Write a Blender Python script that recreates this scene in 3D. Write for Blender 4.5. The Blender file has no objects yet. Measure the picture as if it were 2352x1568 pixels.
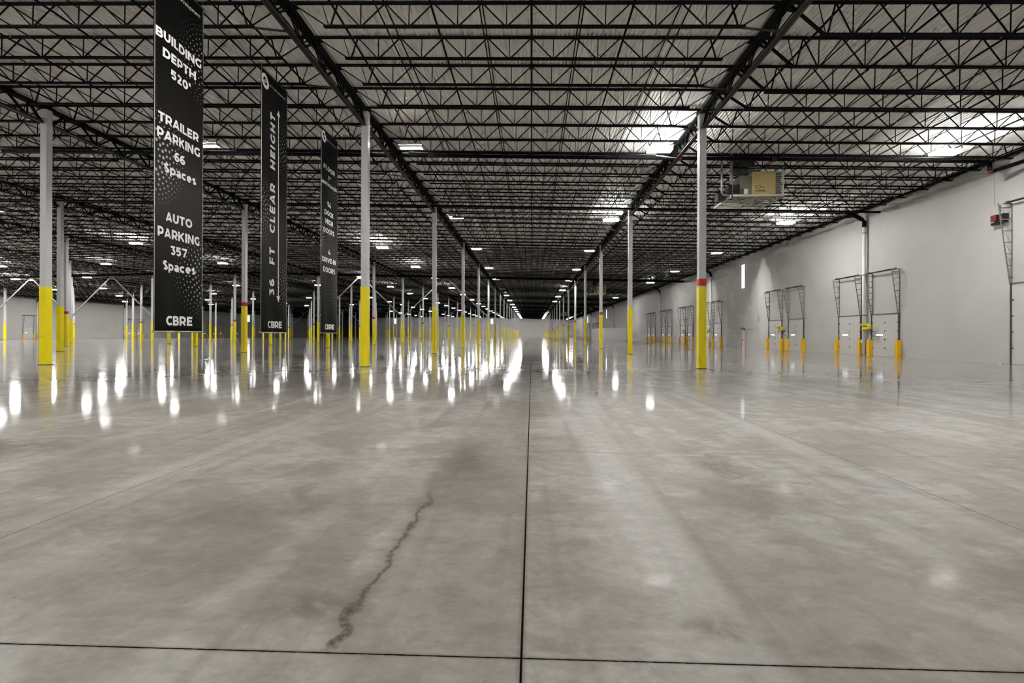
import bpy, math, random
from mathutils import Vector, Matrix
random.seed(7)
scene = bpy.context.scene
COL = scene.collection

# ------------------------------------------------------------------ camera, world, exposure
F_PX, YAW, ROLL = 1159.65, 0.0394, -0.0033
CX0, CAM_H = 0.0438, 1.49
cam_data = bpy.data.cameras.new('camera')
cam_data.sensor_width = 36.0
cam_data.lens = F_PX / 2352.0 * 36.0
cam_data.shift_y = -(784 - 768.28) / 2352.0
cam_data.clip_start, cam_data.clip_end = 0.05, 800
cam = bpy.data.objects.new('camera', cam_data)
COL.objects.link(cam)
cam.location = (CX0, 0.0, CAM_H)
cam.matrix_world = (Matrix.Translation(cam.location) @ Matrix.Rotation(YAW, 4, 'Z')
                    @ Matrix.Rotation(math.radians(90), 4, 'X') @ Matrix.Rotation(-ROLL, 4, 'Z'))
scene.camera = cam
world = bpy.data.worlds.new('world'); scene.world = world
world.use_nodes = True
world.node_tree.nodes['Background'].inputs[0].default_value = (0.6, 0.75, 1.0, 1)
world.node_tree.nodes['Background'].inputs[1].default_value = 0.6
scene.view_settings.view_transform = 'Standard'
scene.view_settings.look = 'None'
scene.view_settings.gamma = 1.0
scene.view_settings.exposure = 0.36
try: scene.view_settings.use_curve_mapping = False
except Exception: pass
LAMP_NEAR, LAMP_SHIELDED, LAMP_FAR = 225.0, 680.0, 135.0     # radiance of the high-bay lenses; the glow of the shielded ones is added
cy = scene.cycles
cy.max_bounces, cy.diffuse_bounces, cy.glossy_bounces = 9, 7, 2
cy.transmission_bounces = cy.volume_bounces = 0
cy.transparent_max_bounces = 4
cy.sample_clamp_indirect = 30.0
cy.use_adaptive_sampling = True
cy.adaptive_threshold = 0.12
cy.adaptive_min_samples = 12
cy.caustics_reflective = True
cy.blur_glossy = 1.0

# ------------------------------------------------------------------ building frame
W, D = 15.24, 16.459
Z0 = 22.918                        # first column line (distance from the camera)
XR, XL, YB, YF = 25.49, -132.2, 303.0, -34.0
RIDGE = -53.34
SL = 0.0208
ROWS = [7.62 - W * i for i in range(9)]
JS = D / 9
def T(x): return 12.879 - SL * abs(x - RIDGE)
def proj(X, Y, Z):
    x, y, z = X - CX0, Y, Z - CAM_H
    c, s = math.cos(YAW), math.sin(YAW)
    xc, zc = x * c + y * s, y * c - x * s
    if zc < 0.3: zc = 0.3
    u, v = F_PX * xc / zc, -F_PX * z / zc
    return 1176 + u + v * 0.0033, 768.28 - u * 0.0033 + v
def seen(pts, m=25):
    q = [proj(*p) for p in pts if p[1] > 0.3]
    if not q: return False
    xs = [a for a, b in q]; ys = [b for a, b in q]
    return max(xs) > -m and min(xs) < 2352 + m and max(ys) > -m and min(ys) < 1568 + m
ORD = ['zeroth', 'first', 'second', 'third', 'fourth', 'fifth', 'sixth', 'seventh', 'eighth', 'ninth', 'tenth', 'eleventh', 'twelfth',
       'thirteenth', 'fourteenth', 'fifteenth', 'sixteenth', 'seventeenth', 'eighteenth', 'nineteenth', 'twentieth']
def ordn(n):
    if n <= 20: return ORD[n]
    s = {1: 'st', 2: 'nd', 3: 'rd'}.get(n % 10, 'th')
    return '%d%s' % (n, s)
ROWNAME = ['the row right of the central aisle', 'the first row left of the aisle'] + \
          ['the %s row left of the aisle' % ORD[i] for i in range(2, 9)]
BAYNAME = ['beside the right wall', 'over the central aisle'] + ['over the %s bay left of the aisle' % ORD[i] for i in range(1, 8)] + ['beside the left wall']

# ------------------------------------------------------------------ materials
def mat(name, col, rough=0.5, metal=0.0, emit=None, es=0.0, spec=0.5, noise=0.0, nscale=3.0, bump=0.0):
    m = bpy.data.materials.new(name); m.use_nodes = True
    nt = m.node_tree; b = nt.nodes['Principled BSDF']
    b.inputs['Base Color'].default_value = (*col, 1)
    b.inputs['Roughness'].default_value = rough
    b.inputs['Metallic'].default_value = metal
    b.inputs['Specular IOR Level'].default_value = spec
    if emit:
        b.inputs['Emission Color'].default_value = (*emit, 1)
        b.inputs['Emission Strength'].default_value = es
    if noise or bump:
        tc = nt.nodes.new('ShaderNodeTexCoord'); n = nt.nodes.new('ShaderNodeTexNoise')
        n.inputs['Scale'].default_value = nscale; n.inputs['Detail'].default_value = 4
        nt.links.new(tc.outputs['Object'], n.inputs['Vector'])
        if noise:
            mr = nt.nodes.new('ShaderNodeMapRange')
            mr.inputs[1].default_value = 0.3; mr.inputs[2].default_value = 0.7
            mr.inputs[3].default_value = 1 - noise; mr.inputs[4].default_value = 1 + noise
            nt.links.new(n.outputs['Fac'], mr.inputs[0])
            mx = nt.nodes.new('ShaderNodeVectorMath'); mx.operation = 'SCALE'
            mx.inputs[0].default_value = col
            nt.links.new(mr.outputs[0], mx.inputs['Scale']); nt.links.new(mx.outputs[0], b.inputs['Base Color'])
        if bump:
            bp = nt.nodes.new('ShaderNodeBump'); bp.inputs['Strength'].default_value = bump
            bp.inputs['Distance'].default_value = 0.05
            nt.links.new(n.outputs['Fac'], bp.inputs['Height']); nt.links.new(bp.outputs[0], b.inputs['Normal'])
    return m
M = {}
M['deck'] = mat('white_roof_deck', (.93, .915, .88), .5, noise=.03, nscale=.5)
M['steel'] = mat('black_steel', (.004, .0038, .004), .6, spec=.12, noise=.2)
M['steel2'] = mat('underlit_dark_steel', (.032, .028, .026), .45, spec=.35, noise=.2)  # girder bottom chords: light from below put into the colour
M['pipe'] = mat('black_pipe', (.004, .004, .005), .6, spec=.1, noise=.1)
M['red'] = mat('red_paint', (.15, .006, .005), .35, noise=.05)
M['band'] = mat('red_band_paint', (.62, .008, .006), .3, noise=.05)
M['yellow'] = mat('yellow_guard', (.97, .80, .0), .36, noise=.03)
M['guard'] = mat('orange_yellow_guard', (.86, .50, .0), .38, noise=.04)
M['column'] = mat('grey_column_paint', (.60, .60, .62), .32, noise=.03, nscale=.6)
M['brace'] = mat('grey_brace_paint', (.30, .30, .32), .4, noise=.03)
M['plate'] = mat('base_plate_steel', (.10, .10, .10), .5, noise=.1)
M['galv'] = mat('galvanised_steel', (.24, .24, .235), .4, .3, noise=.1)
M['track'] = mat('dark_galvanised_track', (.13, .13, .12), .45, .2, noise=.1)
M['whitem'] = mat('white_enamel', (.75, .75, .74), .35, noise=.02)
M['door'] = mat('white_door_panel', (.55, .54, .53), .38, noise=.02)
M['pvc'] = mat('white_pvc_pipe', (.80, .79, .76), .35, noise=.02)
M['rubber'] = mat('black_rubber', (.02, .02, .02), .6, noise=.05)
M['glowwin'] = mat('daylit_glass', (.8, .85, .9), .2, emit=(.90, .96, 1), es=9, noise=.01)
M['slot'] = mat('daylit_door_glass', (.8, .85, .9), .2, emit=(.95, .98, 1), es=2.2, noise=.01)
M['lampN'] = mat('lit_lens_near', (.9, .9, .9), .3, emit=(1, .985, .95), es=LAMP_NEAR, noise=.01)
M['lampF'] = mat('lit_lens_far', (.9, .9, .9), .3, emit=(1, .98, .95), es=LAMP_FAR, noise=.01)
M['lampS'] = mat('added_glow_lens', (.9, .9, .9), .3, emit=(1, .985, .95), es=LAMP_SHIELDED, noise=.01)  # glow added inside unlit-looking near lamps to brighten the floor
M['lampX'] = mat('boosted_unseen_lens', (.9, .9, .9), .3, emit=(1, .985, .95), es=620, noise=.01)  # boosted lens of unseen far-left lamps, added to brighten the left wall
M['lampY'] = mat('far_left_lens', (.9, .9, .9), .3, emit=(1, .985, .95), es=330, noise=.01)
M['lampoff'] = mat('unlit_lens', (.85, .85, .84), .3, noise=.01)
M['tan'] = mat('tan_enamel', (.50, .38, .16), .4, noise=.03)
M['olive'] = mat('olive_grey_enamel', (.16, .16, .11), .45, noise=.05)
M['duct'] = mat('dark_duct', (.07, .07, .08), .4, .3, noise=.1)
M['grate'] = mat('pale_grating', (.55, .55, .48), .4, noise=.05)
M['ink'] = mat('dark_brown_ink', (.06, .03, .01), .5, noise=.02)
M['white_ink'] = mat('white_print', (.95, .95, .94), .5, noise=.01)
M['dot_ink'] = mat('pale_dot_print', (.42, .42, .38), .5, noise=.01)
M['blackbox'] = mat('black_housing', (.01, .01, .01), .4, noise=.05)
M['docky'] = mat('yellow_lamp_paint', (.66, .58, .02), .4, noise=.04)
M['rail'] = mat('aluminium_rail', (.55, .55, .55), .3, .8, noise=.03)
M['exit'] = mat('pale_red_sign', (.6, .25, .22), .4, noise=.03)

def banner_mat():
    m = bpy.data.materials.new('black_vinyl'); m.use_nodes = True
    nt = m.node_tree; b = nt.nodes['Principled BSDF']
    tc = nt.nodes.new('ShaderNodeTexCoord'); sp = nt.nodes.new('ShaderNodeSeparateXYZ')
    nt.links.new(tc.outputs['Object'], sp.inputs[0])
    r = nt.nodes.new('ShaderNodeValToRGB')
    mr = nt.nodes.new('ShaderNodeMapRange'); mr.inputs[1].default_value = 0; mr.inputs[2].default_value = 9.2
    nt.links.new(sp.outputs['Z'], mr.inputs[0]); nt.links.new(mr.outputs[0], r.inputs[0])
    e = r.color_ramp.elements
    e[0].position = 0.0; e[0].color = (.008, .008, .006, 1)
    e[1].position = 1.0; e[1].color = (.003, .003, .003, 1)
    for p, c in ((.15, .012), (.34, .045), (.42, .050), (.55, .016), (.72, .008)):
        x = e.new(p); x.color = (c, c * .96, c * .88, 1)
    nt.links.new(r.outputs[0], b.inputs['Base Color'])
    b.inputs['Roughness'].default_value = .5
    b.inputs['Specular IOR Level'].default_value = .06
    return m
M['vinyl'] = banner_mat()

def wall_mat(name, col, axis):
    m = bpy.data.materials.new(name); m.use_nodes = True
    nt = m.node_tree; N, L = nt.nodes, nt.links; b = N['Principled BSDF']
    geo = N.new('ShaderNodeNewGeometry'); sp = N.new('ShaderNodeSeparateXYZ'); L.new(geo.outputs['Position'], sp.inputs[0])
    n = N.new('ShaderNodeTexNoise'); n.inputs['Scale'].default_value = .35; n.inputs['Detail'].default_value = 5
    L.new(geo.outputs['Position'], n.inputs['Vector'])
    mr = N.new('ShaderNodeMapRange'); mr.inputs[1].default_value = .3; mr.inputs[2].default_value = .7
    mr.inputs[3].default_value = .94; mr.inputs[4].default_value = 1.04; L.new(n.outputs['Fac'], mr.inputs[0])
    # tilt-up panel joints every 7.6 m
    a = N.new('ShaderNodeMath'); a.operation = 'PINGPONG'; a.inputs[1].default_value = D / 4
    off = N.new('ShaderNodeMath'); off.operation = 'ADD'; off.inputs[1].default_value = 600 * D / 2 - 4.4
    L.new(sp.outputs[axis], off.inputs[0]); L.new(off.outputs[0], a.inputs[0])
    lt = N.new('ShaderNodeMath'); lt.operation = 'LESS_THAN'; lt.inputs[1].default_value = .008
    L.new(a.outputs[0], lt.inputs[0])
    ml = N.new('ShaderNodeMath'); ml.operation = 'MULTIPLY_ADD'; ml.inputs[1].default_value = -.18; ml.inputs[2].default_value = 1
    L.new(lt.outputs[0], ml.inputs[0])
    mm = N.new('ShaderNodeMath'); mm.operation = 'MULTIPLY'; L.new(ml.outputs[0], mm.inputs[0]); L.new(mr.outputs[0], mm.inputs[1])
    sc = N.new('ShaderNodeVectorMath'); sc.operation = 'SCALE'; sc.inputs[0].default_value = col
    L.new(mm.outputs[0], sc.inputs['Scale']); L.new(sc.outputs[0], b.inputs['Base Color'])
    b.inputs['Roughness'].default_value = .55
    bp = N.new('ShaderNodeBump'); bp.inputs['Strength'].default_value = .08; L.new(n.outputs['Fac'], bp.inputs['Height'])
    L.new(bp.outputs[0], b.inputs['Normal'])
    return m
M['wallside'] = wall_mat('white_tilt_up_side', (.50, .495, .482), 1)
M['wallback'] = wall_mat('white_tilt_up_end', (.60, .59, .57), 0)
M['walldark'] = mat('dark_blue_grey_wall', (.03, .03, .045), .6, noise=.05)  # left stretch of the end wall, coloured darker than the rest

def floor_mat():
    m = bpy.data.materials.new('polished_concrete'); m.use_nodes = True
    nt = m.node_tree; N, L = nt.nodes, nt.links; b = N['Principled BSDF']
    geo = N.new('ShaderNodeNewGeometry'); sp = N.new('ShaderNodeSeparateXYZ'); L.new(geo.outputs['Position'], sp.inputs[0])
    def math_(op, a, bb=None, c=None, clamp=False):
        n = N.new('ShaderNodeMath'); n.operation = op; n.use_clamp = clamp
        for i, v in enumerate((a, bb, c)):
            if v is None: continue
            if isinstance(v, (int, float)): n.inputs[i].default_value = v
            else: L.new(v, n.inputs[i])
        return n.outputs[0]
    def noise(scale, detail=4, sx=1, sy=1, dist=0, rough=.5, ox=0):
        mp = N.new('ShaderNodeMapping'); mp.inputs['Scale'].default_value = (sx, sy, 1); mp.inputs['Location'].default_value = (ox, ox, 0)
        L.new(geo.outputs['Position'], mp.inputs[0])
        n = N.new('ShaderNodeTexNoise'); n.inputs['Scale'].default_value = scale; n.inputs['Detail'].default_value = detail
        n.inputs['Distortion'].default_value = dist; n.inputs['Roughness'].default_value = rough
        L.new(mp.outputs[0], n.inputs['Vector']); return n.outputs['Fac']
    def rng(v, a, bb, c, d, smooth=False):
        n = N.new('ShaderNodeMapRange'); 
        if smooth: n.interpolation_type = 'SMOOTHSTEP'
        for i, q in enumerate((a, bb, c, d)): n.inputs[i + 1].default_value = q
        L.new(v, n.inputs[0]); return n.outputs[0]
    def mixc(f, c1, c2):
        n = N.new('ShaderNodeMix'); n.data_type = 'RGBA'
        L.new(f, n.inputs[0])
        for i, c in ((6, c1), (7, c2)):
            if isinstance(c, tuple): n.inputs[i].default_value = (*c, 1)
            else: L.new(c, n.inputs[i])
        return n.outputs[2]
    X, Y = sp.outputs[0], sp.outputs[1]
    # colour clouds: cool light grey against warm brown grey
    n1 = noise(.55, 4, dist=.8, rough=.6); n2 = noise(1.5, 6, dist=1.0, rough=.68, ox=4); n3 = noise(5, 5, sy=1.4, rough=.72, dist=.4, ox=9)
    col = mixc(rng(n1, .42, .58, 0, 1, True), (.196, .174, .153), (.275, .265, .248))
    col = mixc(rng(n2, .48, .64, 0, .60, True), col, (.150, .128, .109))
    col = mixc(rng(n2, .28, .46, .34, 0, True), col, (.325, .314, .296))
    col = mixc(rng(noise(2.6, 4, sx=.7, sy=1.5, rough=.66, ox=27), .50, .64, 0, .45, True), col, (.160, .138, .118))
    # tyre and scrubbing tracks that run down the aisle
    col = mixc(rng(noise(1.0, 4, sx=4.2, sy=.12, dist=.35, ox=2), .53, .66, 0, .50, True), col, (.150, .130, .112))
    col = mixc(rng(noise(1.0, 2, sx=1.6, sy=.06, ox=17), .52, .68, 0, .45, True), col, (.355, .35, .335))
    # browner slab strip left of the centre joint
    strip = math_('MULTIPLY', math_('MULTIPLY', rng(X, -.95, -.75, 0, 1), rng(X, -.01, .0, 1, 0)), rng(Y, 6, 11, 1, 0))
    col = mixc(math_('MULTIPLY', strip, .45), col, (.17, .146, .124))
    # fine trowel mottling and specks
    fine = math_('MULTIPLY', rng(n3, .3, .7, .80, 1.20), rng(noise(26, 3, sx=.8, rough=.75, ox=11), .3, .7, .93, 1.07))
    sc = N.new('ShaderNodeVectorMath'); sc.operation = 'SCALE'; L.new(col, sc.inputs[0]); L.new(fine, sc.inputs['Scale']); col = sc.outputs[0]
    col = mixc(rng(noise(16, 3, sx=.45, rough=.6, ox=3), .69, .75, 0, .7), col, (.08, .066, .053))
    col = mixc(rng(noise(75, 2, ox=13), .74, .80, 0, .7), col, (.08, .065, .05))
    wob = noise(3.4, 5, dist=.6, rough=.7, ox=31)
    # isolated stains with ragged edges
    def blot(cx_, cy_, rx, ry, amt, colr):
        nonlocal col
        dx = math_('MULTIPLY', math_('SUBTRACT', X, cx_), 1 / rx); dy = math_('MULTIPLY', math_('SUBTRACT', Y, cy_), 1 / ry)
        d = math_('SQRT', math_('ADD', math_('MULTIPLY', dx, dx), math_('MULTIPLY', dy, dy)))
        f = math_('MULTIPLY', rng(d, .1, 1.25, 1, 0, True), rng(wob, .36, .60, .15, 1, True))
        col = mixc(math_('MULTIPLY', f, amt), col, colr)
    for q in ((2.12, 6.1, .30, .9, .75), (2.2, 5.4, .35, .9, .6), (1.95, 4.45, .45, .7, .6), (.98, 2.60, .28, .16, .8), (.74, 2.85, .2, .25, .6),
              (-1.85, 4.6, .9, .5, .5), (-7.0, 6.35, 2.2, .6, .8), (-1.18, 2.72, .34, .20, .85), (-.70, 5.9, .32, 1.3, .8), (-2.9, 3.9, 1.6, .6, .5),
              (-2.2, 3.2, .9, .35, .5), (1.6, 2.45, .35, .1, .6), (-4.5, 3.4, 1.2, .6, .5), (3.1, 3.1, .7, .4, .4), (.35, 3.4, .25, .8, .4)):
        blot(*q, (.095, .077, .062))
    # dirty crack beside the centre joint
    w1 = math_('MULTIPLY', math_('SUBTRACT', noise(1.6, 2, ox=12), .5), .30)
    w2 = math_('MULTIPLY', math_('SUBTRACT', noise(9, 4, rough=.65, ox=5), .5), .15)
    dc = math_('ABSOLUTE', math_('ADD', math_('ADD', math_('ADD', X, .91), w1), w2))
    inY = math_('MULTIPLY', rng(Y, 2.33, 2.38, 0, 1), rng(Y, 4.5, 4.9, 1, 0))
    grain = rng(noise(34, 5, rough=.7, ox=2), .36, .54, .25, .9)
    wide = rng(Y, 2.4, 3.2, .042, .022)
    edge = math_('SUBTRACT', 1, math_('MULTIPLY', dc, math_('DIVIDE', 1, wide)), clamp=True)
    crack = math_('MULTIPLY', math_('MULTIPLY', math_('POWER', edge, .35), inY), grain)
    col = mixc(crack, col, (.028, .021, .014))
    soft = math_('MULTIPLY', rng(dc, .0, .15, .55, 0, True), math_('MULTIPLY', rng(Y, 2.3, 2.5, 0, 1), rng(Y, 5.0, 6.6, 1, 0)))
    col = mixc(soft, col, (.12, .096, .078))
    # saw-cut and construction joints, one quarter bay apart
    def joint(v, off, period, width, dirt):
        n = math_('ADD', v, 500 * period * 2 - off)
        d = math_('PINGPONG', n, period / 2)
        return rng(d, width * .5, width, 1, 0), rng(d, width, dirt, .5, 0)
    jx, jxd = joint(X, 0, 3.81, .0045, .02)
    jy, jyd = joint(Y, 2.325, D / 4, .0040, .02)
    jymask = math_('MAXIMUM', rng(X, -.02, .02, 0, 1), math_('MAXIMUM', rng(Y, 4.0, 4.1, 1, 0), rng(Y, 22.5, 22.6, 0, 1)))
    near_x = rng(math_('ABSOLUTE', X), .004, .008, 1, 0)
    near_xd = rng(math_('ABSOLUTE', math_('ADD', X, math_('MULTIPLY', math_('SUBTRACT', noise(14, 3), .5), .03))), .006, .026, .5, 0)
    dY = math_('ADD', math_('ABSOLUTE', math_('SUBTRACT', Y, 2.325)), math_('MULTIPLY', math_('SUBTRACT', noise(30, 3, ox=6), .5), .006))
    near_y = rng(dY, .003, .0065, 1, 0); near_yd = rng(dY, .005, .02, .5, 0)
    line = math_('MAXIMUM', math_('MAXIMUM', math_('MULTIPLY', jx, .85), math_('MULTIPLY', math_('MULTIPLY', jy, jymask), .75)), math_('MAXIMUM', near_x, near_y))
    dirt = math_('MAXIMUM', math_('MAXIMUM', math_('MULTIPLY', jxd, .4), math_('MULTIPLY', math_('MULTIPLY', jyd, jymask), .4)), math_('MAXIMUM', near_xd, near_yd))
    col = mixc(dirt, col, (.07, .055, .042))
    col = mixc(line, col, (.006, .005, .004))
    L.new(col, b.inputs['Base Color'])
    # sealed surface: glossier and duller patches
    r = rng(n1, .3, .7, .46, .56)
    L.new(r, b.inputs['Roughness'])
    L.new(math_('MULTIPLY', math_('SUBTRACT', 1, math_('MAXIMUM', line, crack), clamp=True), .55), b.inputs['Specular IOR Level'])
    lw = N.new('ShaderNodeLayerWeight'); lw.inputs['Blend'].default_value = .5
    cw = rng(lw.outputs['Facing'], .84, .96, .010, 1, True)
    L.new(math_('MULTIPLY', cw, rng(n2, .3, .7, .85, 1)), b.inputs['Coat Weight']); b.inputs['Coat IOR'].default_value = 1.48
    cr = math_('ADD', rng(n1, .3, .7, .055, .11), rng(n3, .3, .7, -.01, .01))
    L.new(cr, b.inputs['Coat Roughness'])
    bp = N.new('ShaderNodeBump'); bp.inputs['Strength'].default_value = .016; bp.inputs['Distance'].default_value = .02
    h = math_('MULTIPLY', noise(1.7, 2, ox=1), .6)
    L.new(h, bp.inputs['Height']); L.new(bp.outputs[0], b.inputs['Normal'])
    return m
M['floor'] = floor_mat()

# ------------------------------------------------------------------ mesh helpers
class MB:
    def __init__(s): s.v = []; s.f = []
    def box(s, x0, y0, z0, x1, y1, z1):
        n = len(s.v)
        s.v += [(x0, y0, z0), (x1, y0, z0), (x1, y1, z0), (x0, y1, z0), (x0, y0, z1), (x1, y0, z1), (x1, y1, z1), (x0, y1, z1)]
        s.f += [tuple(n + i for i in q) for q in ((0, 3, 2, 1), (4, 5, 6, 7), (0, 1, 5, 4), (1, 2, 6, 5), (2, 3, 7, 6), (3, 0, 4, 7))]
        return s
    def bar(s, a, b, w, h=None, up=(0, 0, 1)):
        h = h or w
        a, b = Vector(a), Vector(b); d = (b - a).normalized(); up = Vector(up)
        if abs(d.dot(up)) > .98: up = Vector((0, 1, 0)) if abs(d.y) < .9 else Vector((1, 0, 0))
        sd = d.cross(up).normalized(); u = sd.cross(d).normalized()
        n = len(s.v)
        for p in (a, b):
            for i, j in ((-1, -1), (1, -1), (1, 1), (-1, 1)):
                s.v.append(tuple(p + sd * (i * w / 2) + u * (j * h / 2)))
        s.f += [tuple(n + i for i in q) for q in ((0, 1, 2, 3), (7, 6, 5, 4), (0, 4, 5, 1), (1, 5, 6, 2), (2, 6, 7, 3), (3, 7, 4, 0))]
        return s
    def tube(s, pts, r, seg=8):
        n0 = len(s.v); P = [Vector(p) for p in pts]; m = len(P)
        ref = Vector((0, 0, 1))
        for i, p in enumerate(P):
            d = ((P[i + 1] - p) if i == 0 else (p - P[i - 1]) if i == m - 1 else (P[i + 1] - P[i - 1])).normalized()
            u = ref if abs(d.dot(ref)) < .9 else Vector((0, 1, 0)) if abs(d.y) < .9 else Vector((1, 0, 0))
            sd = d.cross(u).normalized(); uu = sd.cross(d).normalized()
            for k in range(seg):
                t = 2 * math.pi * k / seg
                s.v.append(tuple(p + (sd * math.cos(t) + uu * math.sin(t)) * r))
        for i in range(m - 1):
            for k in range(seg):
                a, b = n0 + i * seg + k, n0 + i * seg + (k + 1) % seg
                s.f.append((a, b, b + seg, a + seg))
        s.f.append(tuple(n0 + k for k in reversed(range(seg)))); s.f.append(tuple(n0 + (m - 1) * seg + k for k in range(seg)))
        return s
    def prism(s, poly, ax, a, b):
        """poly of (u,v) extruded along axis ax from a to b (ax 0: u=y v=z, 1: u=x v=z, 2: u=x v=y)"""
        n = len(s.v); k = len(poly)
        for t in (a, b):
            for u, v in poly:
                s.v.append((t, u, v) if ax == 0 else (u, t, v) if ax == 1 else (u, v, t))
        s.f.append(tuple(range(n, n + k))); s.f.append(tuple(reversed(range(n + k, n + 2 * k))))
        for i in range(k):
            j = (i + 1) % k; s.f.append((n + i, n + k + i, n + k + j, n + j))
        return s
    def mesh(s, name, m):
        me = bpy.data.meshes.new(name); me.from_pydata(s.v, [], s.f); me.materials.append(m)
        return me
    def build(s, name, m, parent=None, smooth=False, fix=False):
        me = s.mesh(name, m)
        if smooth: me.polygons.foreach_set('use_smooth', [len(p.vertices) == 4 for p in me.polygons])
        if fix:
            import bmesh
            bm = bmesh.new(); bm.from_mesh(me); bmesh.ops.recalc_face_normals(bm, faces=bm.faces); bm.to_mesh(me); bm.free()
        return link(name, me, parent)
def link(name, me, parent=None):
    o = bpy.data.objects.new(name, me); COL.objects.link(o)
    if parent is not None: o.parent = parent
    return o
def thing(name, label, cat, loc=(0, 0, 0), group=None, kind=None):
    o = bpy.data.objects.new(name, None); COL.objects.link(o); o.location = loc; o.empty_display_size = .2
    return tag(o, label, cat, group, kind)
def tag(o, label=None, cat=None, group=None, kind=None):
    if label: o['label'] = label
    if cat: o['category'] = cat
    if group: o['group'] = group
    if kind: o['kind'] = kind
    return o
def struct(name, mb, m, label=None, parent=None, fix=False):
    o = mb.build(name, m, parent, fix=fix); o['kind'] = 'structure'
    if label: o['label'] = label
    return o
def clone(src):
    r = src.copy(); COL.objects.link(r)
    for ch in src.children:
        c = ch.copy(); COL.objects.link(c); c.parent = r
        for g in ch.children:
            d = g.copy(); COL.objects.link(d); d.parent = c
    return r

# ------------------------------------------------------------------ shell
struct('floor', MB().box(XL - .3, YF - .3, -.3, XR + .3, YB + .3, 0), M['floor'], 'grey polished concrete floor with thin saw-cut joints')
def wall_side(name, x0, x1, lab):
    xin = x0 if x0 > 0 else x1
    struct(name, MB().box(x0, YF, 0, x1, YB, T(xin) + .03), M['wallside'], lab)
wall_side('wall_right', XR, XR + .3, 'white tilt-up concrete wall with dock doors on the right')
wall_side('wall_left', XL - .3, XL, 'white tilt-up concrete wall with dock doors on the far left')
def gable(y0, y1, xa, xb):
    pts = [(xa, 0), (xb, 0), (xb, T(xb) + .03)] + ([(RIDGE, T(RIDGE) + .03)] if xa < RIDGE < xb else []) + [(xa, T(xa) + .03)]
    return MB().prism(pts, 1, y0, y1)
struct('wall_back', gable(YB, YB + .3, -93.9, XR + .3), M['wallback'], 'white end wall across the far end of the hall', fix=True)
struct('wall_back_left', gable(YB, YB + .3, XL - .3, -93.9), M['walldark'], 'dark left part of the far end wall', fix=True)
struct('wall_front', gable(YF - .3, YF, XL - .3, XR + .3), M['wallback'], 'white end wall behind the viewer', fix=True)
# corrugated roof deck, ribs along the hall
mb = MB(); prof = []
x = XR + .3
while x > XL - .3:
    for dx, h in ((0, 0), (.040, 0), (.060, .04), (.132, .04)):
        prof.append((x - dx, T(x - dx) + h))
    x -= .1524
prof.append((XL - .3, T(XL)))
for (a, z) in prof: mb.v += [(a, YF - .3, z), (a, YB + .3, z)]
for i in range(len(prof) - 1):
    mb.f.append((2 * i, 2 * i + 1, 2 * i + 3, 2 * i + 2))
ceil = struct('ceiling', mb, M['deck'], 'white corrugated steel roof deck over the whole hall')
struct('trim_1', MB().box(XR - .10, YF, T(XR) - .16, XR - .001, YB, T(XR) - .01), M['steel'], 'black steel ledger angle along the top of the right wall')
struct('trim_2', MB().box(XL + .001, YF, T(XL) - .16, XL + .10, YB, T(XL) - .01), M['steel'], 'black steel ledger angle along the top of the left wall')
# low white room against the right wall, far down
struct('wall_dock_office', MB().box(19.4, 137, 0, XR - .001, 165, 3.38).box(19.35, 136.95, 3.38, XR - .001, 165.05, 3.46), M['whitem'], 'low pale enclosure built against the right wall')

# ------------------------------------------------------------------ columns
RED = {0: 0, 2: 1, 4: 0, 6: 1, 8: 0}
hw = .1525
def column_parts(x, red):
    top = T(x) - .16
    y1 = 3.66
    sh = MB().box(-hw, -hw, .02, hw, hw, top)
    g = MB(); e = hw + .012
    for (a, b, c, d) in ((-e, -e, e, -hw), (-e, hw, e, e), (-e, -hw, -hw, hw), (hw, -hw, e, hw)):
        g.box(a, b, .03, c, d, y1)
    return sh, g, top, y1
PLATE = MB().box(-.2, -.2, 0, .2, .2, .025).mesh('base_plate', M['plate'])
CAP = MB().box(-.2, -.2, -.03, .2, .2, 0).mesh('cap_plate', M['steel'])
cols = {}
for r, x in enumerate(ROWS):
    sh, g, top, y1 = column_parts(x, 0)
    shm, gm = sh.mesh('shaft', M['column']), g.mesh('yellow_sleeve', M['yellow'])
    rb = MB(); e = hw + .008
    for (a, b, c, d) in ((-e, -e, e, -hw), (-e, hw, e, e), (-e, -hw, -hw, hw), (hw, -hw, e, hw)): rb.box(a, b, 3.70, c, d, 4.0)
    rbm = rb.mesh('red_band', M['band'])
    n = 0
    for k in range(17):
        y = Z0 + k * D
        if not seen([(x, y, 0), (x, y, top)], 12): continue
        n += 1
        red = r in RED and k % 2 == RED[r]
        pos = 'nearest column' if n == 1 else '%s column back' % ordn(n)
        t = thing('steel_column', 'grey steel column, yellow base%s, %s in %s' % (' and red band' if red else '', pos, ROWNAME[r]),
                  'column', (x, y, 0), 'steel columns with yellow bases')
        link('shaft', shm, t); link('yellow_sleeve', gm, t); link('base_plate', PLATE, t)
        c = link('cap_plate', CAP, t); c.location.z = top + .03
        if red: link('red_band', rbm, t)
        cols[(r, k)] = t

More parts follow.
